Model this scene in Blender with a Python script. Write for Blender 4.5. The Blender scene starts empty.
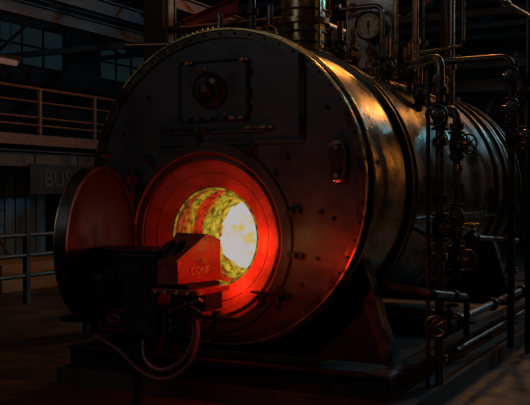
import bpy, bmesh, math, random
from mathutils import Vector, Matrix
random.seed(7)
PI = math.pi
SC = bpy.context.scene
COL = SC.collection

# ---------------------------------------------------------------- camera
cam = bpy.data.cameras.new('camera'); camo = bpy.data.objects.new('camera', cam); COL.objects.link(camo)
camo.location = (3.653, -6.294, 1.656)
camo.rotation_euler = (PI/2 - 0.01167, 0, 0.478)
cam.sensor_width = 36; cam.lens = 36*900/530; cam.clip_end = 200
SC.camera = camo
# ---------------------------------------------------------------- world, exposure
w = bpy.data.worlds.new('world'); SC.world = w; w.use_nodes = True
w.node_tree.nodes['Background'].inputs[0].default_value = (0.55, 0.8, 1, 1)
w.node_tree.nodes['Background'].inputs[1].default_value = 0.004
SC.view_settings.view_transform = 'Standard'; SC.view_settings.look = 'None'
SC.view_settings.exposure = 0; SC.view_settings.gamma = 1; SC.view_settings.use_curve_mapping = False

def area(name, loc, target, size, power, color, sy=None):
    l = bpy.data.lights.new(name, 'AREA'); l.energy = power; l.color = color; l.size = size
    if sy: l.shape = 'RECTANGLE'; l.size_y = sy
    o = bpy.data.objects.new(name, l); COL.objects.link(o); o.location = loc
    o.rotation_euler = (Vector(target)-Vector(loc)).to_track_quat('-Z', 'Y').to_euler()
    return o
def point(name, loc, power, color, r=0.0):
    l = bpy.data.lights.new(name, 'POINT'); l.energy = power; l.color = color; l.shadow_soft_size = r
    o = bpy.data.objects.new(name, l); COL.objects.link(o); o.location = loc
    return o
AMB = (1, .40, .075); CY = (.18, .68, 1); RED = (1, .035, .008)
area('amber_hall_light', (3.2, 12.0, 7.1), (1.0, .6, 2.2), 2.0, 120, AMB, 1.0)
area('amber_side_light', (8.8, 12.5, 4.6), (1.2, .6, 1.9), 1.2, 30, AMB, 1.2)
point('gauge_fill_light', (.75, 1.9, 3.95), .9, (1, .72, .42))  # unseen point light, added only to brighten the gauge dial
area('amber_top_light', (-.3, 9.5, 7.3), (.6, 0.6, 2.6), .7, 150, AMB)
point('dome_lamp', (1.3, -.2, 4.6), 2.5, AMB)
area('cyan_bay_light', (5.0, 16.5, 7.2), (1.2, 2.0, 2.2), .2, 170, CY, .2)
area('cyan_pipe_light', (4.6, 6.5, 6.6), (1.6, 2.0, 2.6), .25, 26, CY)
area('blue_front_light', (-3.0, -8.0, 6.5), (0, 0, 2.2), 3.0, 24, (.86, .93, 1))
area('mezzanine_amber_light', (-3.5, 3.0, 5.5), (-7.5, 7.0, 3), .5, 7, (1, .30, .07))
area('left_blue_light', (-9.0, 3.5, 6.2), (-9, 9, 2), 1.0, 14, (.3, .65, 1))
area('rear_cyan_light', (4.5, 9.5, 6.3), (1, 12, 3), .8, 26, CY)
area('floor_amber_light', (-5.0, -1.0, 6.3), (-4, 3, 0), 1.2, 6, (1, .5, .25))
point('fire_mouth_light', (.26, -.01, 1.24), 5.2, RED)
point('fire_low_light', (.10, -.01, .95), 3.6, RED)
point('fire_upper_light', (.08, -.01, 1.60), .6, RED)
point('fire_left_light', (-.45, .03, 1.50), .06, RED)
point('fire_side_light', (.76, -.64, 1.15), 4.8, RED)
point('fire_yellow_light', (.58, -.42, 1.25), .6, (1, .6, .12))

# ---------------------------------------------------------------- materials
M = {}
def mat(name, base, rough=.5, metal=0., var=.35, scale=6., bump=.0, bscale=30., emit=None, es=0., rvar=.15, stretch=None):
    m = bpy.data.materials.new(name); m.use_nodes = True; nt = m.node_tree; N = nt.nodes; L = nt.links
    b = N['Principled BSDF']; b.inputs['Metallic'].default_value = metal
    tc = N.new('ShaderNodeTexCoord'); mp = N.new('ShaderNodeMapping'); L.new(tc.outputs['Object'], mp.inputs[0])
    if stretch: mp.inputs['Scale'].default_value = stretch
    n = N.new('ShaderNodeTexNoise'); n.inputs['Scale'].default_value = scale; n.inputs['Detail'].default_value = 6
    L.new(mp.outputs[0], n.inputs['Vector'])
    cr = N.new('ShaderNodeValToRGB'); e = cr.color_ramp.elements
    e[0].position = .3; e[1].position = .7
    e[0].color = tuple(c*(1-var) for c in base)+(1,); e[1].color = tuple(min(1, c*(1+var)) for c in base)+(1,)
    L.new(n.outputs['Fac'], cr.inputs[0]); L.new(cr.outputs[0], b.inputs['Base Color'])
    mr = N.new('ShaderNodeMapRange'); mr.inputs['To Min'].default_value = max(.05, rough-rvar); mr.inputs['To Max'].default_value = min(1, rough+rvar)
    mr.inputs['From Min'].default_value = .3; mr.inputs['From Max'].default_value = .7
    L.new(n.outputs['Fac'], mr.inputs['Value']); L.new(mr.outputs[0], b.inputs['Roughness'])
    if bump:
        n2 = N.new('ShaderNodeTexNoise'); n2.inputs['Scale'].default_value = bscale; n2.inputs['Detail'].default_value = 4
        L.new(mp.outputs[0], n2.inputs['Vector'])
        bp = N.new('ShaderNodeBump'); bp.inputs['Strength'].default_value = bump; bp.inputs['Distance'].default_value = .02
        L.new(n2.outputs['Fac'], bp.inputs['Height']); L.new(bp.outputs[0], b.inputs['Normal'])
    if emit:
        b.inputs['Emission Color'].default_value = tuple(emit)+(1,); b.inputs['Emission Strength'].default_value = es
    M[name] = m; return m
mat('plate_paint', (.085, .085, .09), .42, .25, .3, 3, .12, 14)
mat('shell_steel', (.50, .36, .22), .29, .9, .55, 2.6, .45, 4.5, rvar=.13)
mat('shell_shaded', (.22, .16, .115), .26, .85, .55, 2.6, .5, 4.5, rvar=.12)  # rear shell steel, base darkened in place of the weaker amber light there
mat('trim_steel', (.85, .58, .24), .28, .95, .2, 9)
mat('band_steel', (.10, .085, .07), .38, .7, .3, 9)
mat('edge_steel', (.5, .36, .2), .3, .9, .3, 9)
mat('dark_iron', (.035, .033, .032), .55, .5, .4, 8, .3, 30)
mat('burner_paint', (.05, .035, .033), .42, .2, .3, 7, .15, 40)
mat('burner_red', (.55, .075, .045), .45, .1, .3, 8, .2, 20)
mat('pipe_steel', (.30, .27, .25), .33, .8, .4, 9, .1, 50)
mat('pipe_dark', (.10, .095, .09), .4, .6, .4, 9, .1, 50)
mat('pipe_copper', (.45, .20, .08), .35, .85, .4, 9)
mat('brass', (.7, .45, .15), .3, .9, .25, 12)
mat('door_paint', (.035, .013, .012), .6, .1, .35, 5, .2, 18)
mat('rubber', (.35, .10, .09), .4, 0, .2, 20)
mat('refractory', (.26, .12, .09), .7, 0, .35, 7, .5, 16)
mat('gauge_white', (.62, .66, .5), .6, 0, .1, 10)
mat('ink', (.01, .01, .01), .6)
mat('gold_paint', (1, .88, .4), .4, 0, .05)
mat('rail_paint', (.22, .085, .028), .5, .1, .3, 10)
mat('beam_paint', (.10, .08, .065), .6, .3, .5, 3)
mat('beam_blue', (.05, .065, .08), .5, .3, .5, 3)
mat('red_paint', (.5, .06, .04), .5, 0, .3, 6)
mat('wall_plaster', (.05, .048, .046), .85, 0, .5, 1.2, .3, 6)
mat('concrete', (.07, .06, .05), .8, 0, .4, 4, .4, 12)
mat('blue_sheet', (.16, .26, .32), .5, .1, .4, 2, stretch=(1, 1, .2))
mat('wood', (.25, .16, .09), .7, 0, .4, 5, .3, 20, stretch=(1, .2, 1))
mat('sign_white', (.075, .085, .1), .7)

def floor_mat():
    m = bpy.data.materials.new('floor_paving'); m.use_nodes = True; nt = m.node_tree; N = nt.nodes; L = nt.links
    b = N['Principled BSDF']; tc = N.new('ShaderNodeTexCoord')
    br = N.new('ShaderNodeTexBrick'); br.inputs['Scale'].default_value = 1; br.inputs['Brick Width'].default_value = .5
    br.inputs['Row Height'].default_value = .25; br.inputs['Mortar Size'].default_value = .012
    br.inputs['Color1'].default_value = (.11, .07, .05, 1); br.inputs['Color2'].default_value = (.05, .036, .03, 1); br.inputs['Mortar'].default_value = (.02, .018, .016, 1)
    L.new(tc.outputs['Object'], br.inputs['Vector'])
    n = N.new('ShaderNodeTexNoise'); n.inputs['Scale'].default_value = 2.5; n.inputs['Detail'].default_value = 8; L.new(tc.outputs['Object'], n.inputs['Vector'])
    mx = N.new('ShaderNodeMixRGB'); mx.blend_type = 'MULTIPLY'; mx.inputs[0].default_value = .8
    L.new(br.outputs['Color'], mx.inputs[1]); L.new(n.outputs['Fac'], mx.inputs[2]); L.new(mx.outputs[0], b.inputs['Base Color'])
    mr = N.new('ShaderNodeMapRange'); mr.inputs['From Min'].default_value = .35; mr.inputs['From Max'].default_value = .65
    mr.inputs['To Min'].default_value = .35; mr.inputs['To Max'].default_value = .8; L.new(n.outputs['Fac'], mr.inputs['Value']); L.new(mr.outputs[0], b.inputs['Roughness'])
    bp = N.new('ShaderNodeBump'); bp.inputs['Strength'].default_value = .5; bp.inputs['Distance'].default_value = .02
    L.new(mx.outputs[0], bp.inputs['Height']); L.new(bp.outputs[0], b.inputs['Normal'])
    M['floor'] = m
floor_mat()
def fire_mats():
    # glowing furnace wall: emission varies with depth and with noise
    m = bpy.data.materials.new('furnace_glow'); m.use_nodes = True; nt = m.node_tree; N = nt.nodes; L = nt.links
    for n in list(N): N.remove(n)
    out = N.new('ShaderNodeOutputMaterial'); em = N.new('ShaderNodeEmission'); L.new(em.outputs[0], out.inputs[0])
    tc = N.new('ShaderNodeTexCoord'); sp = N.new('ShaderNodeSeparateXYZ'); L.new(tc.outputs['Object'], sp.inputs[0])
    n = N.new('ShaderNodeTexNoise'); n.inputs['Scale'].default_value = 5; n.inputs['Detail'].default_value = 8; n.inputs['Roughness'].default_value = .75
    mp = N.new('ShaderNodeMapping'); mp.inputs['Scale'].default_value = (1, 1, .45); L.new(tc.outputs['Object'], mp.inputs[0]); L.new(mp.outputs[0], n.inputs['Vector'])
    def mth(op, a, bb):
        q = N.new('ShaderNodeMath'); q.operation = op
        for i, v in enumerate((a, bb)):
            if isinstance(v, (int, float)): q.inputs[i].default_value = v
            else: L.new(v, q.inputs[i])
        return q.outputs[0]
    d = mth('ADD', sp.outputs['Y'], mth('MULTIPLY', mth('SUBTRACT', n.outputs['Fac'], .5), .55))
    fac = mth('DIVIDE', d, 2.2)
    cr = N.new('ShaderNodeValToRGB'); e = cr.color_ramp.elements
    stops = [(0, (.09, .02, .005)), (.045, (.30, .20, .015)), (.085, (.20, .07, .01)), (.13, (.32, .012, .004)), (.19, (.36, .24, .015)), (.23, (.45, .02, .005)), (.28, (.42, .03, .005)),
             (.31, (.42, .29, .02)), (.38, (.54, .38, .03)), (.40, (.38, .05, .01)), (.43, (.52, .36, .03)), (.60, (.54, .40, .06)), (.75, (.52, .46, .30))]
    e[0].position = 0; e[0].color = stops[0][1]+(1,); e[1].position = stops[-1][0]; e[1].color = stops[-1][1]+(1,)
    for p, c in stops[1:-1]:
        x = e.new(p); x.color = c+(1,)
    L.new(fac, cr.inputs[0])
    n3 = N.new('ShaderNodeTexNoise'); n3.inputs['Scale'].default_value = 21; n3.inputs['Detail'].default_value = 5; L.new(tc.outputs['Object'], n3.inputs['Vector'])
    c3 = N.new('ShaderNodeMapRange'); c3.inputs['From Min'].default_value = .35; c3.inputs['From Max'].default_value = .6; c3.inputs['To Min'].default_value = .22; c3.inputs['To Max'].default_value = 1.1
    L.new(n3.outputs['Fac'], c3.inputs['Value'])
    mx = N.new('ShaderNodeMixRGB'); mx.blend_type = 'MULTIPLY'; mx.inputs[0].default_value = 1; L.new(cr.outputs[0], mx.inputs[1]); L.new(c3.outputs[0], mx.inputs[2])
    L.new(mx.outputs[0], em.inputs[0]); em.inputs[1].default_value = 1.0; M['furnace_glow'] = m
    m = bpy.data.materials.new('flame_core'); m.use_nodes = True; nt = m.node_tree; N = nt.nodes; L = nt.links
    for n in list(N): N.remove(n)
    out = N.new('ShaderNodeOutputMaterial'); em = N.new('ShaderNodeEmission'); L.new(em.outputs[0], out.inputs[0])
    tc = N.new('ShaderNodeTexCoord'); n = N.new('ShaderNodeTexNoise'); n.inputs['Scale'].default_value = 7; n.inputs['Detail'].default_value = 5; L.new(tc.outputs['Object'], n.inputs['Vector'])
    sp = N.new('ShaderNodeSeparateXYZ'); L.new(tc.outputs['Object'], sp.inputs[0])
    a = N.new('ShaderNodeMath'); a.operation = 'MULTIPLY_ADD'; a.inputs[1].default_value = 1.1; L.new(n.outputs['Fac'], a.inputs[0]); L.new(sp.outputs['Y'], a.inputs[2])
    cr = N.new('ShaderNodeValToRGB'); e = cr.color_ramp.elements
    M['_flame'] = a
    mr = N.new('ShaderNodeMapRange'); mr.inputs['From Min'].default_value = .85; mr.inputs['From Max'].default_value = 1.45; L.new(a.outputs[0], mr.inputs['Value'])
    e[0].position = 0; e[0].color = (.50, .34, .03, 1); e[1].position = .36; e[1].color = (.50, .465, .46, 1)
    x = e.new(.18); x.color = (.56, .42, .10, 1)
    L.new(mr.outputs[0], cr.inputs[0]); L.new(cr.outputs[0], em.inputs[0]); M['flame_core'] = m
fire_mats(); M.pop('_flame')

# ---------------------------------------------------------------- helpers
def link(name, bm, m, parent=None, smooth=True, bevel=0):
    bmesh.ops.recalc_face_normals(bm, faces=bm.faces)
    me = bpy.data.meshes.new(name); bm.to_mesh(me); bm.free()
    me.materials.append(M[m])
    if smooth:
        me.polygons.foreach_set('use_smooth', [True]*len(me.polygons))
        try: me.set_sharp_from_angle(angle=math.radians(35))
        except Exception: pass
    o = bpy.data.objects.new(name, me); COL.objects.link(o)
    if parent: o.parent = parent
    if bevel:
        b = o.modifiers.new('bevel', 'BEVEL'); b.width = bevel; b.segments = 2; b.limit_method = 'ANGLE'
    return o
def tag(o, label, cat, group=None, kind=None):
    if label: o['label'] = label
    if cat: o['category'] = cat
    if group: o['group'] = group
    if kind: o['kind'] = kind
    return o
def thing(name, label, cat, loc=(0, 0, 0), group=None, rz=0):
    o = bpy.data.objects.new(name, None); COL.objects.link(o); o.location = loc; o.rotation_euler = (0, 0, rz); o.empty_display_size = .1
    return tag(o, label, cat, group)
def box(bm, x0, x1, y0, y1, z0, z1, mtx=None):
    vs = [bm.verts.new((x, y, z)) for x in (x0, x1) for y in (y0, y1) for z in (z0, z1)]
    for f in ((0, 1, 3, 2), (4, 6, 7, 5), (0, 4, 5, 1), (2, 3, 7, 6), (0, 2, 6, 4), (1, 5, 7, 3)): bm.faces.new([vs[i] for i in f])
    if mtx: bmesh.ops.transform(bm, matrix=mtx, verts=vs)
    return vs
def frame(d):
    d = Vector(d).normalized(); a = Vector((0, 0, 1)) if abs(d.z) < .9 else Vector((1, 0, 0))
    u = d.cross(a).normalized(); return u, d.cross(u).normalized()
def lathe(bm, prof, c=(0, 0, 0), axis=(0, 0, 1), n=32, closed=False):
    """prof: list of (radius, distance along the axis); closed = ring profile"""
    c = Vector(c); d = Vector(axis).normalized(); u, v = frame(d); rings = []
    for r, h in prof:
        if r < 1e-6: rings.append([bm.verts.new(c+d*h)])
        else: rings.append([bm.verts.new(c+d*h+u*(r*math.cos(2*PI*k/n))+v*(r*math.sin(2*PI*k/n))) for k in range(n)])
    m = len(rings)
    for i in range(m if closed else m-1):
        A, B = rings[i], rings[(i+1) % m]
        for k in range(n):
            k2 = (k+1) % n
            q = ([A[0]] if len(A) == 1 else [A[k], A[k2]]) + ([B[0]] if len(B) == 1 else [B[k2], B[k]])
            if len(q) >= 3: bm.faces.new(q)
def cyl(bm, a, b, r, n=16, r2=None):
    a, b = Vector(a), Vector(b); h = (b-a).length
    lathe(bm, [(0, 0), (r, 0), (r if r2 is None else r2, h), (0, h)], a, b-a, n)
def torus(bm, c, axis, R, r, n=32, m=8): lathe(bm, [(R+r*math.cos(2*PI*k/m), r*math.sin(2*PI*k/m)) for k in range(m)], c, axis, n, True)
def sweep(bm, pts, r, n=10, cap=True):
    pts = [Vector(p) for p in pts]; rings = []; u = None
    for i, p in enumerate(pts):
        d = (pts[min(i+1, len(pts)-1)]-pts[max(i-1, 0)]).normalized()
        if u is None: u, _ = frame(d)
        u = (u-d*u.dot(d)).normalized(); v = d.cross(u)
        rings.append([bm.verts.new(p+u*(r*math.cos(2*PI*k/n))+v*(r*math.sin(2*PI*k/n))) for k in range(n)])
    for A, B in zip(rings, rings[1:]):
        for k in range(n): bm.faces.new((A[k], A[(k+1) % n], B[(k+1) % n], B[k]))
    if cap: bm.faces.new(rings[0]); bm.faces.new(rings[-1][::-1])
def elbow(pts, R):
    pts = [Vector(p) for p in pts]; out = [pts[0]]
    for a, b, c in zip(pts, pts[1:], pts[2:]):
        d1 = (a-b); d2 = (c-b); q = min(R, d1.length*.45, d2.length*.45); p1 = b+d1.normalized()*q; p2 = b+d2.normalized()*q
        for k in range(7):
            t = k/6; out.append(p1*(1-t)**2+b*2*t*(1-t)+p2*t*t)
    out.append(pts[-1]); return out
def spline(pts, n=10):
    P = [Vector(p) for p in pts]; P = [P[0]*2-P[1]]+P+[P[-1]*2-P[-2]]; out = []
    for i in range(1, len(P)-2):
        for k in range(n):
            t = k/n; a, b, c, d = P[i-1:i+3]
            out.append(.5*((2*b)+(c-a)*t+(2*a-5*b+4*c-d)*t*t+(3*b-a-3*c+d)*t**3))
    out.append(P[-2]); return out
def mesh_text(name, s, size, m, parent, mtx, ext=.004):
    cu = bpy.data.curves.new('t', 'FONT'); cu.body = s; cu.size = size; cu.extrude = ext; cu.align_x = 'CENTER'; cu.align_y = 'CENTER'
    t = bpy.data.objects.new('t', cu); COL.objects.link(t); bpy.context.view_layer.update()
    me = bpy.data.meshes.new_from_object(t.evaluated_get(bpy.context.evaluated_depsgraph_get()))
    bpy.data.objects.remove(t); me.materials.clear(); me.materials.append(M[m]); me.transform(mtx)
    o = bpy.data.objects.new(name, me); COL.objects.link(o)
    if parent: o.parent = parent
    return o
def copy_tree(o, parent=None):
    c = o.copy(); COL.objects.link(c)
    if parent: c.parent = parent
    for ch in list(o.children): copy_tree(ch, c)
    return c
def pipe(name, label, pts, r, m='pipe_steel', flanges=(), clamps=0, R=None, group=None, cat='pipe', at=None):
    """one pipe run with flange collars (given as points along it)"""
    t = thing(name, label, cat, pts[-1] if at is None else at, group); t0 = Vector(t.location)
    rel = [Vector(p)-t0 for p in pts]
    bm = bmesh.new(); sweep(bm, elbow(rel, R or r*3.2), r, 14); link('tube', bm, m, t)
    for c, ax in flanges:
        bm = bmesh.new(); c = Vector(c)-t0; a = Vector(ax).normalized()
        lathe(bm, [(r*.95, -.022), (r*1.75, -.022), (r*1.75, -.004), (r*1.6, 0), (r*1.75, .004), (r*1.75, .022), (r*.95, .022)], c, a, 20, True)
        u, v = frame(a)
        for k in range(6): q = c+(u*math.cos(k*PI/3)+v*math.sin(k*PI/3))*r*1.4; cyl(bm, q-a*.034, q+a*.034, r*.16, 6)
        link('flange', bm, m, t)
    return t
def valve(label, loc, r, run=(0, 0, 1), out=(1, 0, 0), wheel='red_paint', group=None):
    t = thing('valve', label, 'valve', loc, group); a = Vector(run).normalized(); o = Vector(out).normalized()
    bm = bmesh.new(); lathe(bm, [(r*1.05, -r*3), (r*1.9, -r*3), (r*1.9, -r*2.5), (r*1.2, -r*2.3), (r*1.7, -r), (r*1.8, 0), (r*1.7, r), (r*1.2, r*2.3), (r*1.9, r*2.5), (r*1.9, r*3), (r*1.05, r*3)], (0, 0, 0), a, 18, True)
    link('body', bm, 'dark_iron', t)
    bm = bmesh.new(); lathe(bm, [(0, r), (r*1.1, r), (r*1.1, r*2.2), (r*1.5, r*2.3), (r*1.5, r*2.8), (r*.6, r*3), (r*.35, r*4.6), (0, r*4.6)], (0, 0, 0), o, 16)
    link('bonnet', bm, 'pipe_steel', t)
    bm = bmesh.new(); c = o*r*4.5; torus(bm, c, o, r*2.2, r*.26, 28, 8); u, v = frame(o)
    for k in range(5):
        q = u*math.cos(k*2*PI/5)+v*math.sin(k*2*PI/5); cyl(bm, c, c+q*r*2.2, r*.16, 8)
    cyl(bm, c-o*r*.3, c+o*r*.4, r*.5, 10); link('handwheel', bm, wheel, t)
    return t
def beam(bm, a, b, h, wdt, side=None):
    """I-section from a to b: vertical depth h, flange width"""
    a, b = Vector(a), Vector(b); d = (b-a); L = d.length; d.normalize()
    s = d.cross(Vector((0, 0, 1)))
    if s.length < .1: s = Vector((1, 0, 0))
    s.normalize(); u = s.cross(d).normalized()
    mt = Matrix.Translation(a) @ Matrix((s, d, u)).transposed().to_4x4()
    t = h*.09
    box(bm, -wdt/2, wdt/2, 0, L, h/2-t, h/2, mt); box(bm, -wdt/2, wdt/2, 0, L, -h/2, -h/2+t, mt); box(bm, -t/2, t/2, 0, L, -h/2+t, h/2-t, mt)
def struct(name, bm, m): o = link(name, bm, m, smooth=False); o['kind'] = 'structure'; return o

# ---------------------------------------------------------------- hall
bm = bmesh.new(); box(bm, -16, 10, -9, 24, -.1, 0); struct('floor', bm, 'floor')
bm = bmesh.new(); box(bm, -16, 10, -9, 24, 7.6, 7.7); struct('ceiling', bm, 'wall_plaster')
bm = bmesh.new(); box(bm, -16, 10, 24, 24.2, 0, 7.6); struct('wall_back', bm, 'wall_plaster')
bm = bmesh.new(); box(bm, 10, 10.2, -9, 24, 0, 7.6); struct('wall_right', bm, 'wall_plaster')
bm = bmesh.new(); box(bm, -16, 10, -9.2, -9, 0, 7.6); struct('wall_front', bm, 'wall_plaster')
bm = bmesh.new()                                    # left wall with three clerestory openings
ops = [(9.4, 13.6), (15.2, 17.6)]
box(bm, -13.2, -13, -9, 24, 0, 5.0); box(bm, -13.2, -13, -9, 24, 6.1, 7.6)
ys = [-9]+[v for o in ops for v in o]+[24]
for i in range(0, len(ys), 2): box(bm, -13.2, -13, ys[i], ys[i+1], 5.0, 6.1)
struct('wall_left', bm, 'wall_plaster')
mat('window_glass', (.05, .08, .09), .3, 0, .3, 3, emit=(.12, .24, .28), es=.035)
for i, (a, b) in enumerate(ops):
    t = thing('window_%d' % (i+1), None, None, (-13.05, (a+b)/2, 5.0)); t['kind'] = 'structure'; hw = (b-a)/2
    bm = bmesh.new(); box(bm, -.01, .01, -hw, hw, 0, 1.1); link('window_pane', bm, 'window_glass', t, False)
    bm = bmesh.new()
    for z in (0, .53, 1.05): box(bm, -.04, .05, -hw, hw, z, z+.05)
    n = int((b-a)/.7)
    for k in range(n+1): y = -hw+k*(2*hw-.05)/n; box(bm, -.04, .05, y, y+.05, 0, 1.1)
    link('window_frame', bm, 'dark_iron', t, False)
bm = bmesh.new(); box(bm, -1.55, 1.66, -.19, 6.1, 0, .14); struct('trim_1', bm, 'concrete')

# mezzanine on the left
mz = thing('mezzanine', 'steel mezzanine platform with tan edge beam behind the boiler at left', 'platform', (-7.5, 8, 0))
bm = bmesh.new(); box(bm, -5.4, -.05, -7, 10, 2.62, 2.70); link('deck', bm, 'concrete', mz, False)
bm = bmesh.new(); box(bm, -.05, .02, -7, 10, 2.50, 2.68); link('fascia', bm, 'rail_paint', mz, False)
bm = bmesh.new(); beam(bm, (-.25, -7, 2.27), (-.25, 10, 2.27), .3, .18); link('edge_beam', bm, 'beam_paint', mz, False)
for y in (-4, 0.9, 5.5):
    bm = bmesh.new(); beam(bm, (-.25, y, 0), (-.25, y, 2.12), .2, .18); link('column', bm, 'beam_paint', mz, False)
rl = thing('guard_railing', 'orange painted guard railing along the mezzanine edge at left', 'railing', (-7.5, 8, 2.7))
for i, z in enumerate((.82, .58, .30, .16)):
    bm = bmesh.new(); sweep(bm, [(0, -7, z), (0, 10, z)], .028 if i == 0 else .018, 8); link('rail', bm, 'rail_paint', rl)
for k in range(11):
    y = -6.6+k*1.58+.2
    bm = bmesh.new(); box(bm, -.03, .03, y-.03, y+.03, 0, .82); link('post', bm, 'rail_paint', rl, False)
# things below and on the mezzanine
sg = thing('wall_sign', 'dark sign board with pale letters BUS under the mezzanine', 'sign', (-7.55, 6.9, 1.62))
bm = bmesh.new(); box(bm, -.04, 0, -.75, .75, 0, .55); link('board', bm, 'dark_iron', sg, False)
mesh_text('lettering', 'BUS', .46, 'sign_white', sg, Matrix.Translation((.006, 0, .27)) @ Matrix.Rotation(PI/2, 4, 'Z') @ Matrix.Rotation(PI/2, 4, 'X'))
for y in (-.6, .6):
    bm = bmesh.new(); cyl(bm, (-.02, y, .55), (-.02, y, .56+.2), .015, 8); link('hanger', bm, 'dark_iron', sg)
sd = thing('sliding_door', 'blue corrugated sliding door below the mezzanine at far left', 'door', (-9.2, 6.6, 0))
bm = bmesh.new()
for k in range(24): box(bm, 0, .03 if k % 2 else .06, -1.8+k*.15, -1.65+k*.15, 0.0, 2.25)
link('panel', bm, 'blue_sheet', sd, False)
bm = bmesh.new(); box(bm, -.02, .1, -1.9, 1.9, 2.25, 2.35); link('track', bm, 'dark_iron', sd, False)
bm = bmesh.new(); sweep(bm, elbow([(.06, .5, 1.0), (.14, .5, 1.0), (.14, .5, 1.3), (.06, .5, 1.3)], .03), .014, 8); link('handle', bm, 'pipe_steel', sd)
# low barrier rails on the floor, left
lb = thing('floor_barrier', 'low blue-grey pipe barrier standing on the floor at far left', 'barrier', (-5.6, 4.5, 0))
for z in (.42, .72, 1.02):
    bm = bmesh.new(); sweep(bm, [(0, -2.5, z), (0, 2.6, z)], .035, 10); link('rail', bm, 'beam_blue', lb)
for y in (-2.2, -.6, .9, 2.4):
    bm = bmesh.new(); box(bm, -.04, .04, y-.04, y+.04, 0, 1.06); link('post', bm, 'beam_blue', lb, False)
# timbers stacked behind the barrier
for k in range(6):
    o = thing('timber_beam', None, 'timber', (-7.0-(k % 3)*.34, 6.4, .0+(k//3)*.24)); o['group'] = 'timbers stacked under the mezzanine'
    o['label'] = 'rough brown timber beam in the low stack under the mezzanine'
    bm = bmesh.new(); box(bm, -.15, .15, -1.7, 1.7, 0, .22); link('baulk', bm, 'wood', o, False, .012)
# leaning brace bars near sliding door
for i, (y0, y1, lb2) in enumerate([(4.9, 6.0, 'longer rusty bar leaning against the blue sliding door'), (7.1, 6.5, 'shorter rusty bar leaning against the blue sliding door')]):
    bm = bmesh.new(); cyl(bm, (-8.6, y0, 0), (-9.1, y1, 1.6-.3*i), .03, 10); tag(link('scrap_bar', bm, 'rail_paint'), lb2, 'metal bar')

# building columns, girders, purlins
cl = thing('steel_column', 'tall dark steel column rising behind the left edge of the boiler', 'column', (-2.62, 3.0, 0))
bm = bmesh.new(); beam(bm, (0, 0, .03), (0, 0, 7.6), .30, .28); link('shaft', bm, 'dark_iron', cl, False)
bm = bmesh.new(); box(bm, -.25, .25, -.25, .25, 0, .03); link('base_plate', bm, 'dark_iron', cl, False)
bm = bmesh.new(); box(bm, .17, .23, -.16, -.05, .03, 7.6); link('conduit', bm, 'beam_paint', cl, False)
GIR = [(-6.3, 4.55, .22, 'beam_paint', 'brown'), (-7.1, 5.2, .28, 'beam_blue', 'blue-grey'), (-8.4, 5.15, .2, 'beam_paint', 'thin brown'), (-9.6, 5.9, .3, 'beam_blue', 'deep blue-grey'), (-5.2, 5.05, .25, 'rail_paint', 'rust-orange')]
for i, (x, z, h, m, d) in enumerate(GIR):
    bm = bmesh.new(); beam(bm, (x, -2, z), (x, 20, z), h, h*.6)
    tag(link('girder', bm, m, smooth=False), '%s long girder running overhead in the dark left bay, %s of five' % (d, ['lowest', 'second lowest', 'middle', 'highest', 'rightmost'][i]), 'girder')
def truss(x0, x1, y, z0, z1, m, label):
    t = thing('roof_truss', label, 'truss', (x0, y, z0)); L = x1-x0; n = 14
    bm = bmesh.new(); box(bm, 0, L, -.06, .06, -.06, .06); link('bottom_chord', bm, m, t, False)
    bm = bmesh.new(); box(bm, 0, L, -.06, .06, z1-z0-.06, z1-z0+.06); link('top_chord', bm, m, t, False)
    for k in range(n):
        a = k*L/n; b = (k+1)*L/n; s = k % 2
        bm = bmesh.new(); cyl(bm, (a, 0, 0 if s else z1-z0), (b, 0, z1-z0 if s else 0), .04, 6); link('brace', bm, m, t)
for y, nm, m, z in ((9, 'nearest', 'beam_paint', 4.7), (14, 'middle', 'beam_blue', 5.4), (19, 'farthest', 'beam_paint', 6.0)):
    truss(-12.9, 9.9, y, z, z+1.0, m, 'dark lattice roof truss crossing above the boiler, %s of three' % nm)
# right-hand background: platform and tank frames behind boiler
for i, (z, m, d) in enumerate([(3.75, 'beam_blue', 'lower blue-grey'), (4.35, 'beam_paint', 'upper brown')]):
    bm = bmesh.new(); beam(bm, (-1.5, 11.5+i, z), (7, 11.5+i, z), .22, .14); tag(link('cross_beam', bm, m, smooth=False), d+' cross beam behind the rear of the boiler', 'beam')
for i in range(5):
    x = -1.0+i*.95
    bm = bmesh.new(); cyl(bm, (x, 11.6, 2.6), (x+.9, 11.6, 4.4), .05, 8); o = tag(link('diagonal_brace', bm, 'beam_blue'), 'dark diagonal brace behind the boiler rear', 'brace', 'diagonal braces behind the boiler')
cc = thing('storage_tank', 'dark upright storage tank standing behind the boiler at right', 'tank', (3.2, 13.5, 0))
bm = bmesh.new(); lathe(bm, [(0, 0), (1.3, 0), (1.3, 2.6), (1.1, 2.85), (.4, 3.0), (0, 3.0)], (0, 0, 0), (0, 0, 1), 40); link('vessel', bm, 'beam_paint', cc)
for z in (.4, 1.3, 2.2):
    bm = bmesh.new(); lathe(bm, [(1.3, -.04), (1.33, -.04), (1.33, .04), (1.3, .04)], (0, 0, z), (0, 0, 1), 40, True); link('band', bm, 'beam_blue', cc)

# lamp over the mezzanine at far left (faintly glowing pink-white tube)
lf = thing('strip_light', 'long pale pinkish strip light fitting hanging at far left', 'light fitting', (-8.9, 6.9, 4.20))
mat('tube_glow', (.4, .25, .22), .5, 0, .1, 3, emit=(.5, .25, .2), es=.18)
bm = bmesh.new(); cyl(bm, (0, -1.0, 0), (0, .35, 0), .055, 14); link('tube', bm, 'tube_glow', lf)
bm = bmesh.new(); box(bm, -.09, .09, -1.1, .42, .065, .12); link('housing', bm, 'beam_blue', lf, False)
for y in (-.8, .2):
    bm = bmesh.new(); cyl(bm, (0, y, .12), (0, y, 3.4), .01, 6); link('hanger', bm, 'dark_iron', lf)

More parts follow.
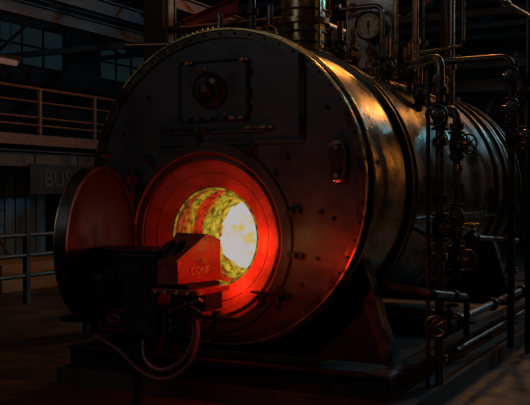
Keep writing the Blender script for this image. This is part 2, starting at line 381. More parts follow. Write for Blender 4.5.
# ---------------------------------------------------------------- skid
sk = thing('skid_frame', 'dark steel skid frame of heavy beams under the boiler', 'frame', (0, 0, .14))
for x in (-1.4, 1.4):
    bm = bmesh.new(); beam(bm, (x, -.05, .09), (x, 6.0, .09), .18, .14); link('side_beam', bm, 'dark_iron', sk, False)
for y in (-.1, 3.0, 6.0):
    bm = bmesh.new(); beam(bm, (-1.47, y, .09), (1.47, y, .09), .178, .12); link('cross_beam', bm, 'dark_iron', sk, False)
bm = bmesh.new(); box(bm, 1.3, 1.5, -.18, .06, .18, .195); link('corner_plate', bm, 'pipe_dark', sk, False)

# ---------------------------------------------------------------- boiler
B = thing('boiler', 'huge horizontal steel fire-tube boiler with round front plate and glowing furnace', 'boiler', (0, 0, .32))
def W(x, y, z): return (x, y, z-.32)
CX, CZ = 0, 1.7-.32; C0 = (CX, 0, CZ)
FX, FZ = -.135, 1.285-.32
bm = bmesh.new()
def circ(bm, cx, cz, y, r, n):
    v = [bm.verts.new((cx+r*math.cos(2*PI*k/n), y, cz+r*math.sin(2*PI*k/n))) for k in range(n)]
    return [bm.edges.new((v[k], v[(k+1) % n])) for k in range(n)]
E_ = circ(bm, CX, CZ, 0, 1.21, 96)+circ(bm, FX, FZ, 0, .70, 64)
bmesh.ops.triangle_fill(bm, use_beauty=True, edges=E_)
fp = link('front_plate', bm, 'plate_paint', B, False); s = fp.modifiers.new('s', 'SOLIDIFY'); s.thickness = .03; s.offset = 0
Y = (0, 1, 0)
bm = bmesh.new(); lathe(bm, [(1.195, -.035), (1.25, -.035), (1.262, -.02), (1.262, .05), (1.25, .06), (1.195, .06)], C0, Y, 128, True); link('front_flange', bm, 'band_steel', B)
bm = bmesh.new(); lathe(bm, [(1.20, .062), (1.28, .062), (1.285, .07), (1.285, .095), (1.28, .10), (1.20, .10)], C0, Y, 128, True); link('flange_rim', bm, 'trim_steel', B)
bm = bmesh.new(); lathe(bm, [(1.255, -.05), (1.268, -.05), (1.27, -.03), (1.255, -.03)], C0, Y, 128, True); link('outer_trim', bm, 'trim_steel', B)
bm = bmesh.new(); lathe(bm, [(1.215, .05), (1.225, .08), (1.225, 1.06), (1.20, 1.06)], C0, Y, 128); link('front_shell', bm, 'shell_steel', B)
for y0, r, ww, mm in ((1.02, 1.27, .05, 'band_steel'), (1.09, 1.25, .03, 'edge_steel'), (1.17, 1.265, .05, 'band_steel')):
    bm = bmesh.new(); lathe(bm, [(1.2, 0), (r-.008, 0), (r, .008), (r, ww-.008), (r-.008, ww), (1.2, ww)], (CX, y0, CZ), Y, 128, True); link('shell_band', bm, mm, B)
bm = bmesh.new(); lathe(bm, [(1.20, 1.2), (1.215, 1.2), (1.215, 5.6), (1.17, 5.78), (0, 5.80)], C0, Y, 128); link('rear_shell', bm, 'shell_shaded', B)
for y0, mm in ((2.6, 'edge_steel'), (4.25, 'band_steel'), (4.45, 'edge_steel'), (4.75, 'band_steel'), (5.05, 'edge_steel'), (5.3, 'band_steel'), (5.5, 'band_steel')):
    bm = bmesh.new(); q = .012 if mm == 'edge_steel' else .035
    lathe(bm, [(1.2, 0), (1.215+q, 0), (1.215+q, .05), (1.2, .05)], (CX, y0, CZ), Y, 128, True); link('shell_band', bm, mm, B)
# longitudinal seam strip on the rear shell, right side
bm = bmesh.new(); box(bm, 1.205, 1.225, 1.25, 4.2, CZ-.32, CZ-.29); link('seam_strip', bm, 'pipe_dark', B, False)
bm = bmesh.new(); cyl(bm, (0, 0, 0), (0, -.016, 0), .010, 6); b0 = link('bolt', bm, 'dark_iron', B)
for k in range(56):
    a = 2*PI*k/56; o = b0 if k == 0 else b0.copy()
    if k: COL.objects.link(o)
    o.parent = B; o.location = (1.228*math.cos(a), -.033, CZ+1.228*math.sin(a))
# stud heads over the top of the shell just behind the flange
for k in range(9):
    a = PI/2+.05+k*.038; bm = bmesh.new(); c = Vector((1.27*math.cos(a), .03, CZ+1.27*math.sin(a))); d = Vector((math.cos(a), 0, math.sin(a)))
    cyl(bm, c-d*.02, c+d*.035, .016, 6); link('stud', bm, 'brass', B)
# furnace opening
F0 = (FX, 0, FZ)
bm = bmesh.new(); lathe(bm, [(.69, .0), (.69, -.03), (.70, -.045), (.775, -.045), (.785, -.03), (.785, 0)], F0, Y, 96, True); link('furnace_flange', bm, 'plate_paint', B)
bm = bmesh.new(); lathe(bm, [(.71, .0), (.66, .02), (.63, .015), (.60, .03), (.45, .10), (.405, .12), (.395, .16)], F0, Y, 96); link('furnace_throat', bm, 'refractory', B)
bm = bmesh.new(); torus(bm, (FX, -.002, FZ), Y, .645, .012, 96, 8); link('throat_ring', bm, 'pipe_dark', B)
for rr, yy in ((.525, .068),):
    bm = bmesh.new(); torus(bm, (FX, yy, FZ), Y, rr, .008, 96, 8); link('throat_ring', bm, 'refractory', B)
bm = bmesh.new(); torus(bm, (FX, .118, FZ), Y, .40, .009, 72, 8); link('mouth_ring', bm, 'furnace_glow', B)
prof = []
k = 0; y = .15
while y < 2.9:
    prof.append((.42+.014*math.cos(y*2*PI/.16), y)); y += .02
bm = bmesh.new(); lathe(bm, prof+[(0, 2.95)], F0, Y, 72); link('furnace_tube', bm, 'furnace_glow', B)
# flange clamps
for k, a in enumerate((15, 60, 95, 130, 165, 205, 330, 352)):
    a = math.radians(a); bm = bmesh.new(); mt = Matrix.Translation((FX+.83*math.cos(a), -.03, FZ+.83*math.sin(a))) @ Matrix.Rotation(-a, 4, 'Y')
    box(bm, -.07, .05, -.03, .015, -.022, .022, mt); c = mt.translation; cyl(bm, c+Vector((0, -.03, 0)), c+Vector((0, -.075, 0)), .018, 6)
    link('clamp', bm, 'dark_iron', B, False)
# upper smoke door seam: horizontal bars and hinge strip
for (x0, x1, z0, z1, n) in ((-.60, .74, 2.035, 2.06, 1), (-.50, .40, 2.13, 2.15, 0)):
    bm = bmesh.new(); box(bm, *[v for v in (x0, x1)], -.035, -.012, z0-.32, z1-.32); link('seam_bar', bm, 'plate_paint', B, False)
bm = bmesh.new(); box(bm, .70, .75, -.035, -.012, 2.06-.32, 2.72-.32); link('hinge_strip', bm, 'dark_iron', B, False)
for z in (2.12, 2.60):
    bm = bmesh.new(); cyl(bm, W(.725, -.045, z), W(.725, -.045, z+.1), .022, 12); link('hinge', bm, 'dark_iron', B)
for x in (-.52, -.33, -.12, .30, .42):
    bm = bmesh.new(); box(bm, x-.06, x+.06, -.05, -.012, 2.155-.32, 2.175-.32); cyl(bm, W(x, -.05, 2.165), W(x, -.075, 2.165), .016, 6); link('latch', bm, 'edge_steel' if x > .2 else 'dark_iron', B, False)
# inspection door
bm = bmesh.new(); box(bm, -.37, .24, -.032, -.012, 2.255-.32, 2.70-.32); idr = link('inspection_door', bm, 'plate_paint', B, False, .006)
bm = bmesh.new()
for r_ in ((-.39, .26, 2.235, 2.247), (-.39, .26, 2.708, 2.722), (-.39, -.378, 2.235, 2.722), (.248, .26, 2.235, 2.722)): box(bm, r_[0], r_[1], -.036, -.012, r_[2]-.32, r_[3]-.32)
link('door_frame', bm, 'dark_iron', B, False)
for x in (-.28, .23):
    bm = bmesh.new(); box(bm, x-.035, x+.035, -.06, -.03, 2.695-.32, 2.715-.32); cyl(bm, W(x, -.035, 2.705), W(x, -.075, 2.705), .012, 6); link('catch', bm, 'pipe_copper', idr, False)
for x in (-.30, -.2, -.1, .02, .12, .2):
    bm = bmesh.new(); box(bm, x-.025, x+.025, -.055, -.03, 2.235-.32, 2.262-.32); link('catch', bm, 'pipe_copper' if x > .1 else 'pipe_dark', idr, False)
for z in (2.33, 2.45, 2.62):
    bm = bmesh.new(); cyl(bm, W(.262, -.045, z-.03), W(.262, -.045, z+.03), .014, 10); link('hinge', bm, 'pipe_dark', idr)
bm = bmesh.new(); c = W(-.09, -.085, 2.485); torus(bm, c, Y, .125, .014, 40, 10)
for k in range(5):
    a = k*2*PI/5+.5; cyl(bm, c, (c[0]+.125*math.cos(a), c[1], c[2]+.125*math.sin(a)), .009, 8)
link('handwheel', bm, 'dark_iron', idr)
bm = bmesh.new(); lathe(bm, [(0, -.12), (.03, -.12), (.035, -.08), (.055, -.05), (.10, -.045), (.115, -.032), (.115, 0), (0, 0)], W(-.09, -.01, 2.485), Y, 28); link('hub', bm, 'pipe_dark', idr)
bm = bmesh.new(); cyl(bm, W(-.14, -.09, 2.60), W(-.14, -.09, 2.635), .014, 8); cyl(bm, W(-.17, -.09, 2.64), W(-.09, -.09, 2.64), .013, 8); link('spinner_knob', bm, 'brass', idr)
# oval sight port on the right
def oval(bm, cx, cz, hw, hh, r, y):
    n = 40; pts = []
    for k in range(n):
        a = 2*PI*k/n; q = 3.0; pts.append(Vector((cx+hw*math.copysign(abs(math.cos(a))**(2/q), math.cos(a)), y, cz+hh*math.copysign(abs(math.sin(a))**(2/q), math.sin(a)))))
    sweep(bm, pts+[pts[0]], r, 8, False)
bm = bmesh.new(); oval(bm, 1.03, 1.885-.32, .06, .145, .017, -.045); hp = link('port_rim', bm, 'pipe_steel', B)
bm = bmesh.new(); lathe(bm, [(0, 0), (.055, 0), (.06, .03), (.06, .05), (0, .05)], (1.03, -.06, 1.885-.32), Y, 24); bmesh.ops.scale(bm, vec=(1, 1, 2.4), space=Matrix.Translation((-1.03, .0, -1.565)), verts=bm.verts); link('port_cover', bm, 'dark_iron', hp)
for z in (1.78, 1.99):
    bm = bmesh.new(); cyl(bm, W(1.03, -.06, z), W(1.03, -.09, z), .02, 6); link('port_nut', bm, 'edge_steel', hp)
# assorted small fittings on the plate
for (x, z) in ((.60, 1.92), (.88, 1.50), (.93, 2.3), (-.95, 2.15), (-.7, 2.45), (.50, 1.80), (.98, 1.45), (.72, .95), (.62, .86), (.2, .62), (-.2, .58), (.85, 1.15)):
    bm = bmesh.new(); cyl(bm, W(x, -.012, z), W(x, -.04, z), .017, 6); link('stud', bm, 'dark_iron', B)
bm = bmesh.new(); box(bm, .30, .62, -.07, -.012, .86-.32, .875-.32); box(bm, .38, .42, -.09, -.012, .78-.32, .86-.32); box(bm, .5, .54, -.06, -.012, .77-.32, .86-.32); link('lower_latch', bm, 'dark_iron', B, False)
# bottom clean-out covers
bm = bmesh.new(); box(bm, -.30, .18, -.05, -.012, .62-.32, .655-.32); box(bm, -.05, .0, -.07, -.012, .56-.32, .70-.32); link('cleanout_bar', bm, 'dark_iron', B, False)
# saddles
def saddle(y0, y1, xo):
    bm = bmesh.new(); a0, a1 = math.radians(-148), math.radians(-32); n = 24; fr = []
    for yy in (y0, y1):
        top = [(1.222*math.cos(a0+(a1-a0)*k/n), CZ+1.222*math.sin(a0+(a1-a0)*k/n)) for k in range(n+1)]
        bot = [(-xo+2*xo*k/n, 0) for k in range(n+1)]
        fr.append(([bm.verts.new((x, yy, z)) for x, z in top], [bm.verts.new((x, yy, z)) for x, z in bot]))
    (t0, b0_), (t1, b1_) = fr
    for k in range(n):
        bm.faces.new((t0[k], t0[k+1], b0_[k+1], b0_[k])); bm.faces.new((t1[k], b1_[k], b1_[k+1], t1[k+1]))
        bm.faces.new((t0[k], t1[k], t1[k+1], t0[k+1])); bm.faces.new((b0_[k], b0_[k+1], b1_[k+1], b1_[k]))
    bm.faces.new((t0[0], b0_[0], b1_[0], t1[0])); bm.faces.new((t0[n], t1[n], b1_[n], b0_[n]))
    sd_ = link('saddle', bm, 'dark_iron', B, False)
    for s in (-1, 1):
        bm = bmesh.new(); p = [(s*1.03, CZ-.66), (s*1.12, CZ-.56), (s*(xo+.02), 0), (s*(xo-.06), 0)]
        vs = [[bm.verts.new((x, yy, z)) for x, z in p] for yy in (y0-.06, y1+.06)]
        bm.faces.new(vs[0]); bm.faces.new(vs[1][::-1])
        for k in range(4): bm.faces.new((vs[0][k], vs[1][k], vs[1][(k+1) % 4], vs[0][(k+1) % 4]))
        link('saddle_flange', bm, 'pipe_dark', sd_, False)
saddle(.30, .34, 1.36); saddle(4.5, 4.54, 1.36)

# furnace door, swung open about its hinge on the left (a part of the boiler)
hx, hy = -.84, -.06; ang = math.radians(101)
fd = bpy.data.objects.new('furnace_door', None); COL.objects.link(fd); fd.parent = B
def disc(name, prof, m, n=80):
    bm = bmesh.new(); lathe(bm, prof, (-.62, 0, 0), Y, n, True); o = link(name, bm, m, fd); return o
disc('door_leaf', [(0.001, -.03), (.55, -.03), (.57, -.02), (.57, .03), (.001, .03)], 'door_paint')
disc('door_rim', [(.57, -.045), (.60, -.045), (.605, -.04), (.605, .045), (.57, .045)], 'band_steel')
disc('door_edge_strip', [(.585, .045), (.603, .045), (.603, .055), (.585, .055)], 'edge_steel')
bm = bmesh.new(); cyl(bm, (-.03, 0, -.62), (-.03, 0, .62), .028, 14); link('hinge_post', bm, 'dark_iron', fd)
for z in (-.5, .5):
    bm = bmesh.new(); box(bm, -.22, 0, -.05, -.0, z-.04, z+.04); box(bm, -.05, .08, -.03, .03, z-.03, z+.03); link('hinge_arm', bm, 'dark_iron', fd, False)
bm = bmesh.new(); cyl(bm, (-.5, 0, .62), (-.5, 0, .68), .03, 10); cyl(bm, (-.62, .0, .69), (-.40, 0, .69), .026, 10); link('lifting_lug', bm, 'dark_iron', fd)
fd.location = (hx, hy, FZ-.03); fd.rotation_euler = (0, 0, ang)

# ---------------------------------------------------------------- flame
bm = bmesh.new()
bmesh.ops.create_icosphere(bm, subdivisions=5, radius=1)
from mathutils import noise
for v in bm.verts:
    p = v.co.copy(); q = Vector((p.x*.36, p.y*.75, p.z*.37))
    d = 1+.16*noise.noise(q*5)+.10*noise.noise(q*13); v.co = q*d
fl = link('flame', bm, 'flame_core'); fl.location = (FX+.0, 1.2, 1.285)
tag(fl, 'yellow and white-hot flame burning deep inside the furnace opening', 'fire')
# the material reads object coordinates: shift the mesh so Y is depth in the furnace
fl.data.transform(Matrix.Translation((0, 1.2, 0))); fl.location.y = 0

# ---------------------------------------------------------------- burner
BU = thing('burner', 'dark oil burner with boxy housing and blast head swung out before the furnace', 'burner', (-.36, -.75, .62))
def U(x, y, z): return (x+.36, y+.75, z-.62)
def ubox(bm, x0, x1, y0, y1, z0, z1): box(bm, x0+.36, x1+.36, y0+.75, y1+.75, z0-.62, z1-.62)
bm = bmesh.new(); ubox(bm, -.665, -.04, -.88, -.46, .60, 1.21); link('housing', bm, 'burner_paint', BU, False, .02)
bm = bmesh.new(); ubox(bm, -.69, -.02, -.90, -.45, 1.213, 1.235); link('lid', bm, 'burner_paint', BU, False, .006)
bm = bmesh.new(); lathe(bm, [(0, -.14), (.07, -.14), (.10, -.12), (.115, -.09), (.115, -.05), (.135, -.045), (.135, 0), (0, 0)], U(-.49, -.885, .97), Y, 36); mo = link('motor_cover', bm, 'dark_iron', BU)
for r_ in (.06, .085):
    bm = bmesh.new(); torus(bm, U(-.49, -1.022, .97), Y, r_, .005, 30, 6); link('cover_ring', bm, 'pipe_copper', mo)
# maker's plate with oval mark
bm = bmesh.new(); ubox(bm, -.535, -.31, -.892, -.883, .60+.03, .79); npn = link('name_plate', bm, 'dark_iron', BU, False)
bm = bmesh.new()
for (x0, x1, z0, z1) in ((-.535, -.31, .782, .79), (-.535, -.31, .632, .640), (-.535, -.527, .632, .79), (-.49, -.33, .675, .681)): ubox(bm, x0, x1, -.898, -.892, z0, z1)
link('plate_border', bm, 'burner_red', npn, False)
bm = bmesh.new(); n = 30; pts = [Vector(U(-.405+.055*math.cos(2*PI*k/n), -.896, .722+.026*math.sin(2*PI*k/n))) for k in range(n+1)]; sweep(bm, pts, .006, 6, False)
pts = [Vector(U(-.46+.12*t, -.896, .705+.03*math.sin(t*PI))) for t in [k/12 for k in range(13)]]; sweep(bm, pts, .004, 6); link('oval_mark', bm, 'burner_red', npn)
# neck ring and head
bm = bmesh.new(); lathe(bm, [(.10, 0), (.15, 0), (.16, .02), (.16, .05), (.14, .06), (.14, .10), (.16, .11), (.16, .14), (.10, .14)], U(-.04, -.70, 1.14), (1, 0, 0), 36, True); link('neck_ring', bm, 'dark_iron', BU)
# blast head: faceted hood, top slopes toward the viewer
bm = bmesh.new(); V = [bm.verts.new(U(*p)) for p in [
    (-.03, -.88, 1.15), (-.02, -.64, 1.355), (-.02, -.45, 1.33), (-.03, -.45, .98), (-.03, -.88, .98),
    (.186, -.95, 1.162), (.242, -.62, 1.348), (.27, -.48, 1.30), (.27, -.48, 1.0), (.25, -.60, 1.0), (.194, -.95, 1.0)]]
for f_ in ((0, 1, 6, 5), (1, 2, 7, 6), (2, 3, 8, 7), (0, 5, 10, 4), (5, 6, 9, 10), (6, 7, 8, 9), (0, 4, 3, 2, 1), (4, 10, 9, 8, 3)):
    bm.faces.new([V[i] for i in f_])
hd = link('blast_head', bm, 'burner_red', BU, False, .006)
bm = bmesh.new(); sweep(bm, [U(.186, -.952, 1.165), U(.214, -.786, 1.258), U(.243, -.62, 1.351)], .005, 6); link('hood_edge', bm, 'gold_paint', hd)
# raised letters on the red face
p5, p6, p9, p10 = [Vector(U(*p)) for p in ((.186, -.95, 1.162), (.242, -.62, 1.348), (.25, -.60, 1.00), (.194, -.95, 1.0))]
ex = (p9-p10).normalized(); nn = ex.cross(p6-p10).normalized()
if nn.y > 0: nn = -nn
ez = nn.cross(ex)
if ez.z < 0: ez = -ez
def face_text(s, size, px_, pz_):
    o = p10+ex*px_+ez*pz_+nn*.003; mt = Matrix((ex, ez, nn)).transposed().to_4x4(); mt.translation = o
    return mesh_text('lettering', s, size, 'gold_paint', hd, mt, .001)
face_text('CONF', .075, .235, .085); face_text('N', .06, .285, .155)
# shelf under the head, fittings
bm = bmesh.new(); ubox(bm, -.05, .34, -.93, -.48, .925, .965); link('bracket_shelf', bm, 'burner_red', BU, False, .006)
bm = bmesh.new(); ubox(bm, .0, .27, -.92, -.50, .965, .995); link('gasket', bm, 'dark_iron', BU, False)
bm = bmesh.new(); ubox(bm, .03, .33, -.80, -.56, .80, .925); link('damper_box', bm, 'burner_paint', BU, False, .01)
for i, (x, z) in enumerate(((.0, .945), (.08, .945), (.18, .945), (.27, .945), (.37, .945), (.12, .88), (.22, .85), (.30, .88))):
    bm = bmesh.new(); y = -.93 if z > .9 else -.80; cyl(bm, U(x, y, z), U(x, y-.022, z), .012, 6); link('bolt', bm, 'gold_paint', BU)
for (a, b) in (((.06, -.83, .80), (.32, -.86, .90)), ((.10, -.84, .91), (.30, -.82, .80))):
    bm = bmesh.new(); cyl(bm, U(*a), U(*b), .010, 8); link('linkage_rod', bm, 'brass', BU)
bm = bmesh.new(); lathe(bm, [(0, 0), (.04, 0), (.045, -.02), (.045, -.09), (.03, -.11), (0, -.11)], U(.20, -.72, .80), (0, 0, 1), 20); link('hose_union', bm, 'pipe_copper', BU)
# junction box with brass plugs and a copper rod left of the hoses
bm = bmesh.new(); ubox(bm, -.03, .13, -.80, -.60, .62, .84); link('valve_block', bm, 'dark_iron', BU, False, .008)
for z in (.66, .72, .79):
    bm = bmesh.new(); lathe(bm, [(0, 0), (.016, 0), (.02, .012), (.016, .03), (0, .03)], U(.05, -.80, z), (0, -1, 0), 12); link('plug', bm, 'brass', BU)
bm = bmesh.new(); cyl(bm, U(-.01, -.815, .63), U(-.01, -.815, .84), .008, 8); link('sensor_rod', bm, 'pipe_copper', BU)
# two flexible hoses looping from the head under the housing
h1 = [(.22, -.74, .74), (.26, -.80, .60), (.22, -.86, .42), (.04, -.90, .31), (-.16, -.90, .35), (-.33, -.90, .47), (-.50, -.88, .54), (-.64, -.84, .57)]
h2 = [(.18, -.72, .74), (.215, -.78, .60), (.16, -.84, .45), (.0, -.88, .37), (-.14, -.87, .43), (-.21, -.80, .58)]
for h in (h1, h2):
    bm = bmesh.new(); sweep(bm, spline([U(*p) for p in h]), .016, 10); link('flexible_hose', bm, 'rubber', BU)
bm = bmesh.new(); sweep(bm, elbow([U(-.62, -.84, .57), U(-.72, -.84, .57), U(-.72, -.84, .75), U(-.66, -.84, .75)], .05), .02, 10); link('side_pipe', bm, 'dark_iron', BU)
bm = bmesh.new(); ubox(bm, -.95, -.66, -.86, -.82, .66, .69); ubox(bm, -.95, -.66, -.60, -.56, .66, .69); ubox(bm, -.95, -.92, -.86, -.56, .655, .695); link('side_bracket', bm, 'dark_iron', BU, False)
bm = bmesh.new(); ubox(bm, -.50, -.22, -.80, -.52, .40, .60); link('pump', bm, 'dark_iron', BU, False, .02)
bm = bmesh.new(); cyl(bm, U(-.36, -.66, .40), U(-.36, -.66, 0.02), .035, 12); ubox(bm, -.52, -.20, -.82, -.50, 0, .02); link('stand_foot', bm, 'dark_iron', BU)

# ---------------------------------------------------------------- fittings on top of the boiler
dm = thing('steam_dome', 'riveted brass-coloured manhole dome on top of the boiler', 'boiler fitting', (.03, 1.5, 2.90))
bm = bmesh.new(); lathe(bm, [(0, 0), (.27, 0), (.27, .06), (.21, .09), (.21, .33), (.25, .34), (.25, .39), (.21, .40), (.21, .60), (.12, .70), (0, .72)], (0, 0, 0), (0, 0, 1), 44); link('body', bm, 'edge_steel', dm)
for z in (.16, .26, .47):
    bm = bmesh.new(); torus(bm, (0, 0, z), (0, 0, 1), .213, .012, 44, 8); link('hoop', bm, 'pipe_dark', dm)
bm = bmesh.new(); cyl(bm, (.2, -.1, .02), (.2, -.1, .55), .022, 10); link('side_tube', bm, 'brass', dm)
for k in range(12):
    a = k*PI/6; bm = bmesh.new(); cyl(bm, (.24*math.cos(a), .24*math.sin(a), .06), (.24*math.cos(a), .24*math.sin(a), .09), .014, 6); link('nut', bm, 'brass', dm)
# gauge board and pressure gauge
gb = thing('gauge_board', 'dark steel panel standing on the boiler top behind the pressure gauge', 'panel', (.20, 2.9, 2.88))
bm = bmesh.new(); box(bm, -.30, .28, -.02, .02, .12, .95); link('panel', bm, 'pipe_steel', gb, False)
for x in (-.28, .26):
    bm = bmesh.new(); cyl(bm, (x, 0, 0), (x, 0, 1.0), .028, 12); link('upright', bm, 'edge_steel', gb)
pg = thing('pressure_gauge', 'round pale-faced pressure gauge with dark rim above the boiler', 'gauge', (.19, 2.76, 3.04))
pg.scale = (1.08,)*3; pg.location = (.205, 2.76, 3.02)
bm = bmesh.new(); lathe(bm, [(0, .07), (.12, .07), (.145, .05), (.145, -.01), (.125, -.01), (.125, .01), (0, .01)], (0, 0, .38), (0, 1, 0), 44); link('case', bm, 'dark_iron', pg)
bm = bmesh.new(); lathe(bm, [(0, 0), (.124, 0), (.124, .008), (0, .008)], (0, .0, .38), (0, 1, 0), 44); fc = link('dial', bm, 'gauge_white', pg)
bm = bmesh.new()
for k in range(31):
    a = math.radians(-45+k*9); r0 = .095 if k % 5 else .083; mt = Matrix.Translation((0, -.003, .38)) @ Matrix.Rotation(-a, 4, 'Y'); box(bm, r0, .112, -.001, .002, -.002 if k % 5 else -.004, .002 if k % 5 else .004, mt)
link('scale_marks', bm, 'ink', fc, False)
bm = bmesh.new(); cyl(bm, (0, -.002, .38), (0, -.012, .38), .016, 14); mt = Matrix.Translation((0, -.006, .38)) @ Matrix.Rotation(math.radians(90), 4, 'Y'); box(bm, -.04, .085, -.002, .002, -.005, .005, mt); box(bm, -.01, .01, -.008, -.003, .03+.38-.0, .045+.38); link('needle', bm, 'ink', fc, False)
bm = bmesh.new(); cyl(bm, (0, .03, .24), (0, .03, .02), .014, 10); lathe(bm, [(0, 0), (.035, 0), (.035, .05), (.02, .07), (0, .07)], (0, .03, .10), (0, 0, 1), 14); link('stem', bm, 'brass', pg)
bm = bmesh.new(); torus(bm, (.0, .03, .0), (0, 1, 0), .04, .009, 24, 8); link('siphon_loop', bm, 'pipe_copper', pg)
pipe('steam_pipe', 'curved silvery pipe bending over the right side of the pressure gauge', [(-.12, 2.70, 3.62), (.38, 2.70, 3.62), (.38, 2.70, 2.86)], .03, 'pipe_steel', [((.05, 2.70, 3.62), (1, 0, 0)), ((.38, 2.70, 3.05), (0, 0, 1))], at=(.38, 2.7, 2.86))
tops = [(-.42, 1.3, 4.2, .035, 'pipe_dark', 'thin dark'), (.58, 3.2, 5.2, .035, 'pipe_steel', 'slim steel'), (.66, 3.0, 5.4, .022, 'pipe_copper', 'thin copper'), (.50, 3.6, 5.2, .06, 'pipe_dark', 'thick dark'),
        (.03, 3.3, 5.2, .05, 'pipe_steel', 'bright steel'), (.74, 3.9, 5.5, .085, 'pipe_dark', 'thick dark rear'), (-.25, 2.2, 5.0, .028, 'pipe_copper', 'short copper'), (.93, 3.4, 5.4, .03, 'pipe_steel', 'steel')]
for i, (x, y, z, r, m, d) in enumerate(tops):
    z0 = 1.7+math.sqrt(1.215**2-x*x)-.01
    pos = 'left of the gauge' if x < .1 else 'right of the gauge'
    pipe('riser_pipe', '%s vertical riser pipe on the boiler top %s%s' % (d, pos, ', farthest back' if i == 5 else ''), [(x, y, z), (x, y, z0)], r, m, [((x, y, z0+.06), (0, 0, 1)), ((x, y, z0+.55), (0, 0, 1))], at=(x, y, z0))
VT = [(-.60, 1.0, 3.02, 'beside the dome on its left'), (.62, 2.2, 2.88, 'just below the pressure gauge'), (.22, 2.3, 3.02, 'left of the gauge stem'), (.72, 2.6, 2.88, 'right of the gauge stem'), (.88, 3.1, 2.80, 'low right behind the gauge'), (.2, 4.0, 3.08, 'far back on the boiler top'), (.02, 2.25, 3.02, 'well left of the gauge, nearer the dome'), (.30, 1.75, 3.0, 'right of the dome and nearest the front'), (-.1, 1.05, 3.06, 'just left of the dome foot'), (.95, 2.2, 2.6, 'lowest on the right shoulder before the tall pipe')]
for i, (x, y, z, d) in enumerate(VT):
    z0 = 1.7+math.sqrt(1.215**2-x*x)
    o = valve('small globe valve on the boiler top, '+d, (x, y, z), .035, (0, 0, 1), (.35, -.9, .1), wheel=('brass', 'pipe_dark', 'pipe_copper', 'pipe_dark')[i % 4])
    bm = bmesh.new(); cyl(bm, (0, 0, z0-z-.01), (0, 0, .3), .03, 12); link('stub_pipe', bm, 'pipe_copper' if i % 2 else 'pipe_steel', o)
# pipes running over the boiler top
RUN = [([(-1.6, 1.9, 3.42), (.1, 1.9, 3.42), (.1, 1.9, 3.95)], .03, 'pipe_copper', 'copper'), ([(-2.5, 2.9, 3.62), (-.35, 2.4, 3.50), (-.35, 4.2, 3.5)], .045, 'pipe_dark', 'dark'),
       ([(-2.4, 2.0, 3.30), (-.9, 2.0, 3.22), (-.4, 2.0, 3.45), (.2, 2.0, 3.5)], .025, 'pipe_steel', 'bent steel'), ([(-.9, 2.2, 3.25), (-.3, 2.2, 3.25), (-.18, 2.2, 3.1), (-.18, 2.2, 2.9)], .03, 'pipe_copper', 'kinked copper')]
for pts, r, m, d in RUN:
    pipe('overhead_pipe', d+' pipe run crossing just above the boiler top', pts, r, m, [(pts[1], Vector(pts[1])-Vector(pts[0]))])
bm = bmesh.new(); beam(bm, (-3.2, 4.5, 4.0), (-1.2, 2.4, 3.72), .16, .12); tag(link('red_beam', bm, 'red_paint', smooth=False), 'short dull red beam above the left shoulder of the boiler', 'beam')
for k in range(10):
    x = -1.15+k*.16; z = 3.05+.05*math.sin(k*2.1)
    if x > -.25: break
    z0 = 1.7+math.sqrt(1.22**2-x*x); bm = bmesh.new(); cyl(bm, (x, .55, z0-.01), (x, .55, z0+.09), .02, 8); cyl(bm, (x-.03, .55, z0+.09), (x+.05, .55, z0+.10), .018, 8)
    tag(link('vent_cock', bm, 'brass'), 'small brass vent cock in the row on the boiler shoulder', 'valve', 'brass cocks on the boiler shoulder')

# ---------------------------------------------------------------- pipework along the right side
pipe('feed_pipe', 'tall upright steel pipe standing in front of the right flank', [(1.30, .9, 2.72), (1.62, .62, 2.72), (1.62, .62, .14)], .036, 'pipe_steel', [((1.62, .62, z), (0, 0, 1)) for z in (2.45, 2.05, 1.60, 1.15, .85)]+[((1.62, .62, .35), (0, 0, 1))], at=(1.62, .62, .14))
pipe('feed_pipe', 'thinner dark upright pipe just left of the tall steel pipe', [(1.56, .50, 2.60), (1.56, .50, .14)], .016, 'pipe_dark', [((1.56, .5, 1.75), (0, 0, 1))], at=(1.56, .5, .14))
pipe('water_column', 'dark upright water column with cocks right of the tall steel pipe', [(1.35, 1.3, 2.35), (1.62, 1.1, 2.35), (1.62, 1.1, .9), (1.30, 1.3, .9)], .034, 'pipe_dark', [((1.62, 1.1, z), (0, 0, 1)) for z in (2.2, 1.95, 1.7, 1.3)], at=(1.62, 1.1, .9))
pipe('drain_pipe', 'horizontal drain pipe at knee height turning down beside the skid', [(1.20, .45, .92), (1.74, .05, .92), (1.74, .98, .80), (1.74, .98, .45)], .026, 'pipe_dark', [((1.74, .6, .85), (0, 1, -.13))], at=(1.74, .98, .45))
pipe('return_pipe', 'long low pipe running back along the right side of the skid', [(1.66, .80, .60), (1.66, 4.4, .60), (1.66, 4.4, .14)], .034, 'pipe_dark', [((1.66, y, .60), (0, 1, 0)) for y in (1.0, 2.2, 3.5)], at=(1.66, .8, .6))
pipe('return_pipe', 'thin low pipe nearest the floor on the right', [(1.72, .75, .40), (1.72, 4.3, .40)], .018, 'pipe_dark', at=(1.72, .75, .4))
pipe('branch_pipe', 'horizontal branch pipe with brass tap reaching out at far right', [(1.15, 1.85, 1.25), (1.68, 1.30, 1.27), (1.64, 3.4, 1.14)], .024, 'pipe_dark', [((1.653, 2.7, 1.183), (0, 1, -.05))], at=(1.68, 1.30, 1.27))
pipe('stack_pipe', 'upright pipe at far right topped by an elbow to the left', [(.85, 2.62, 2.5), (.85, 2.62, 2.97), (1.75, 2.6, 2.97), (1.75, 2.6, .14)], .036, 'pipe_dark', [((1.75, 2.6, z), (0, 0, 1)) for z in (2.65, 2.35, 1.5, .9)], at=(1.75, 2.6, .14))
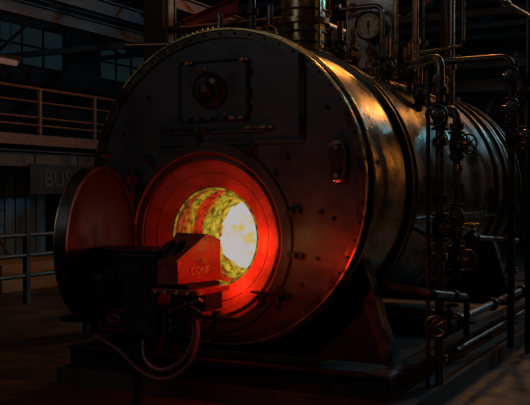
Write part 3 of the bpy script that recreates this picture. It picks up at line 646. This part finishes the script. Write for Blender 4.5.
pipe('stack_pipe', 'thinner dark upright pipe at the extreme right edge', [(1.80, 3.15, 3.8), (1.80, 3.15, 0)], .03, 'pipe_dark', [((1.80, 3.15, z), (0, 0, 1)) for z in (2.5, 1.9, 1.2)], at=(1.8, 3.15, 0))
pipe('sloping_pipe', 'blue-lit sloping pipe in the top right corner', [(1.55, .95, 3.5), (2.2, 3.4, 3.2)], .022, 'pipe_steel', [((1.83, 2.0, 3.37), (.65, 2.45, -.3))])
pipe('hanging_pipe', 'thin hanging pipe with bend above the tall steel pipe', [(1.7, 1.0, 3.8), (1.7, 1.0, 2.85), (1.2, 1.2, 2.85)], .014, 'pipe_steel')
RV = [((1.62, .62, 2.25), 'high on the tall steel pipe'), ((1.62, .62, 1.38), 'halfway up the tall steel pipe'), ((1.62, .62, .62), 'low on the tall steel pipe'), ((1.62, 1.1, 2.05), 'upper on the dark water column'), ((1.62, 1.1, 1.45), 'middle of the dark water column'), ((1.62, 1.1, 1.1), 'lowest on the dark water column'),
      ((1.75, 2.6, 2.48), 'high on the far right stack pipe'), ((1.75, 2.6, 2.2), 'second from top on the far right stack pipe'), ((1.80, 3.15, 2.2), 'on the pipe at the extreme right edge'), ((1.80, 3.15, 2.7), 'highest on the pipe at the extreme right edge'), ((1.75, 2.6, 2.78), 'topmost on the far right stack pipe')]
for i, (p, d) in enumerate(RV):
    valve('dark globe valve with round handwheel '+d, p, .036, (0, 0, 1), (.75, -.6, 0) if i % 2 else (.1, -1, 0), wheel=('pipe_steel', 'pipe_dark', 'pipe_copper')[i % 3])
valve('valve with round wheel at the near end of the low return pipe', (1.66, .75, .60), .034, (0, 1, 0), (0, 0, 1), 'pipe_dark')
valve('brass-wheeled tap on the branch pipe at far right', (1.67, 1.42, 1.263), .026, (0, 1, 0), (0, -.1, 1), 'brass')
# gauge glass on the water column
gg = thing('gauge_glass', 'slim water gauge glass beside the dark water column', 'gauge', (1.68, .95, 1.35))
bm = bmesh.new(); cyl(bm, (0, 0, 0), (0, 0, .5), .012, 12); link('glass_tube', bm, 'pipe_steel', gg)
for z in (0, .5):
    bm = bmesh.new(); lathe(bm, [(0, -.03), (.025, -.03), (.03, 0), (.025, .03), (0, .03)], (0, 0, z), (0, 0, 1), 12); cyl(bm, (0, 0, z), (-.06, .15, z), .014, 8); link('cock', bm, 'brass', gg)
# ladder at the rear right
rb = thing('ladder', 'narrow steel ladder leaning up the rear right flank', 'ladder', (1.55, 4.9, .0))
for y in (-.18, .18):
    bm = bmesh.new(); cyl(bm, (.08, y, 0), (.0, y, 3.2), .02, 8); link('rail', bm, 'pipe_dark', rb)
for k in range(10):
    bm = bmesh.new(); z = .3+k*.29; x = .08-.08*z/3.2; cyl(bm, (x, -.18, z), (x, .18, z), .013, 8); link('rung', bm, 'pipe_dark', rb)
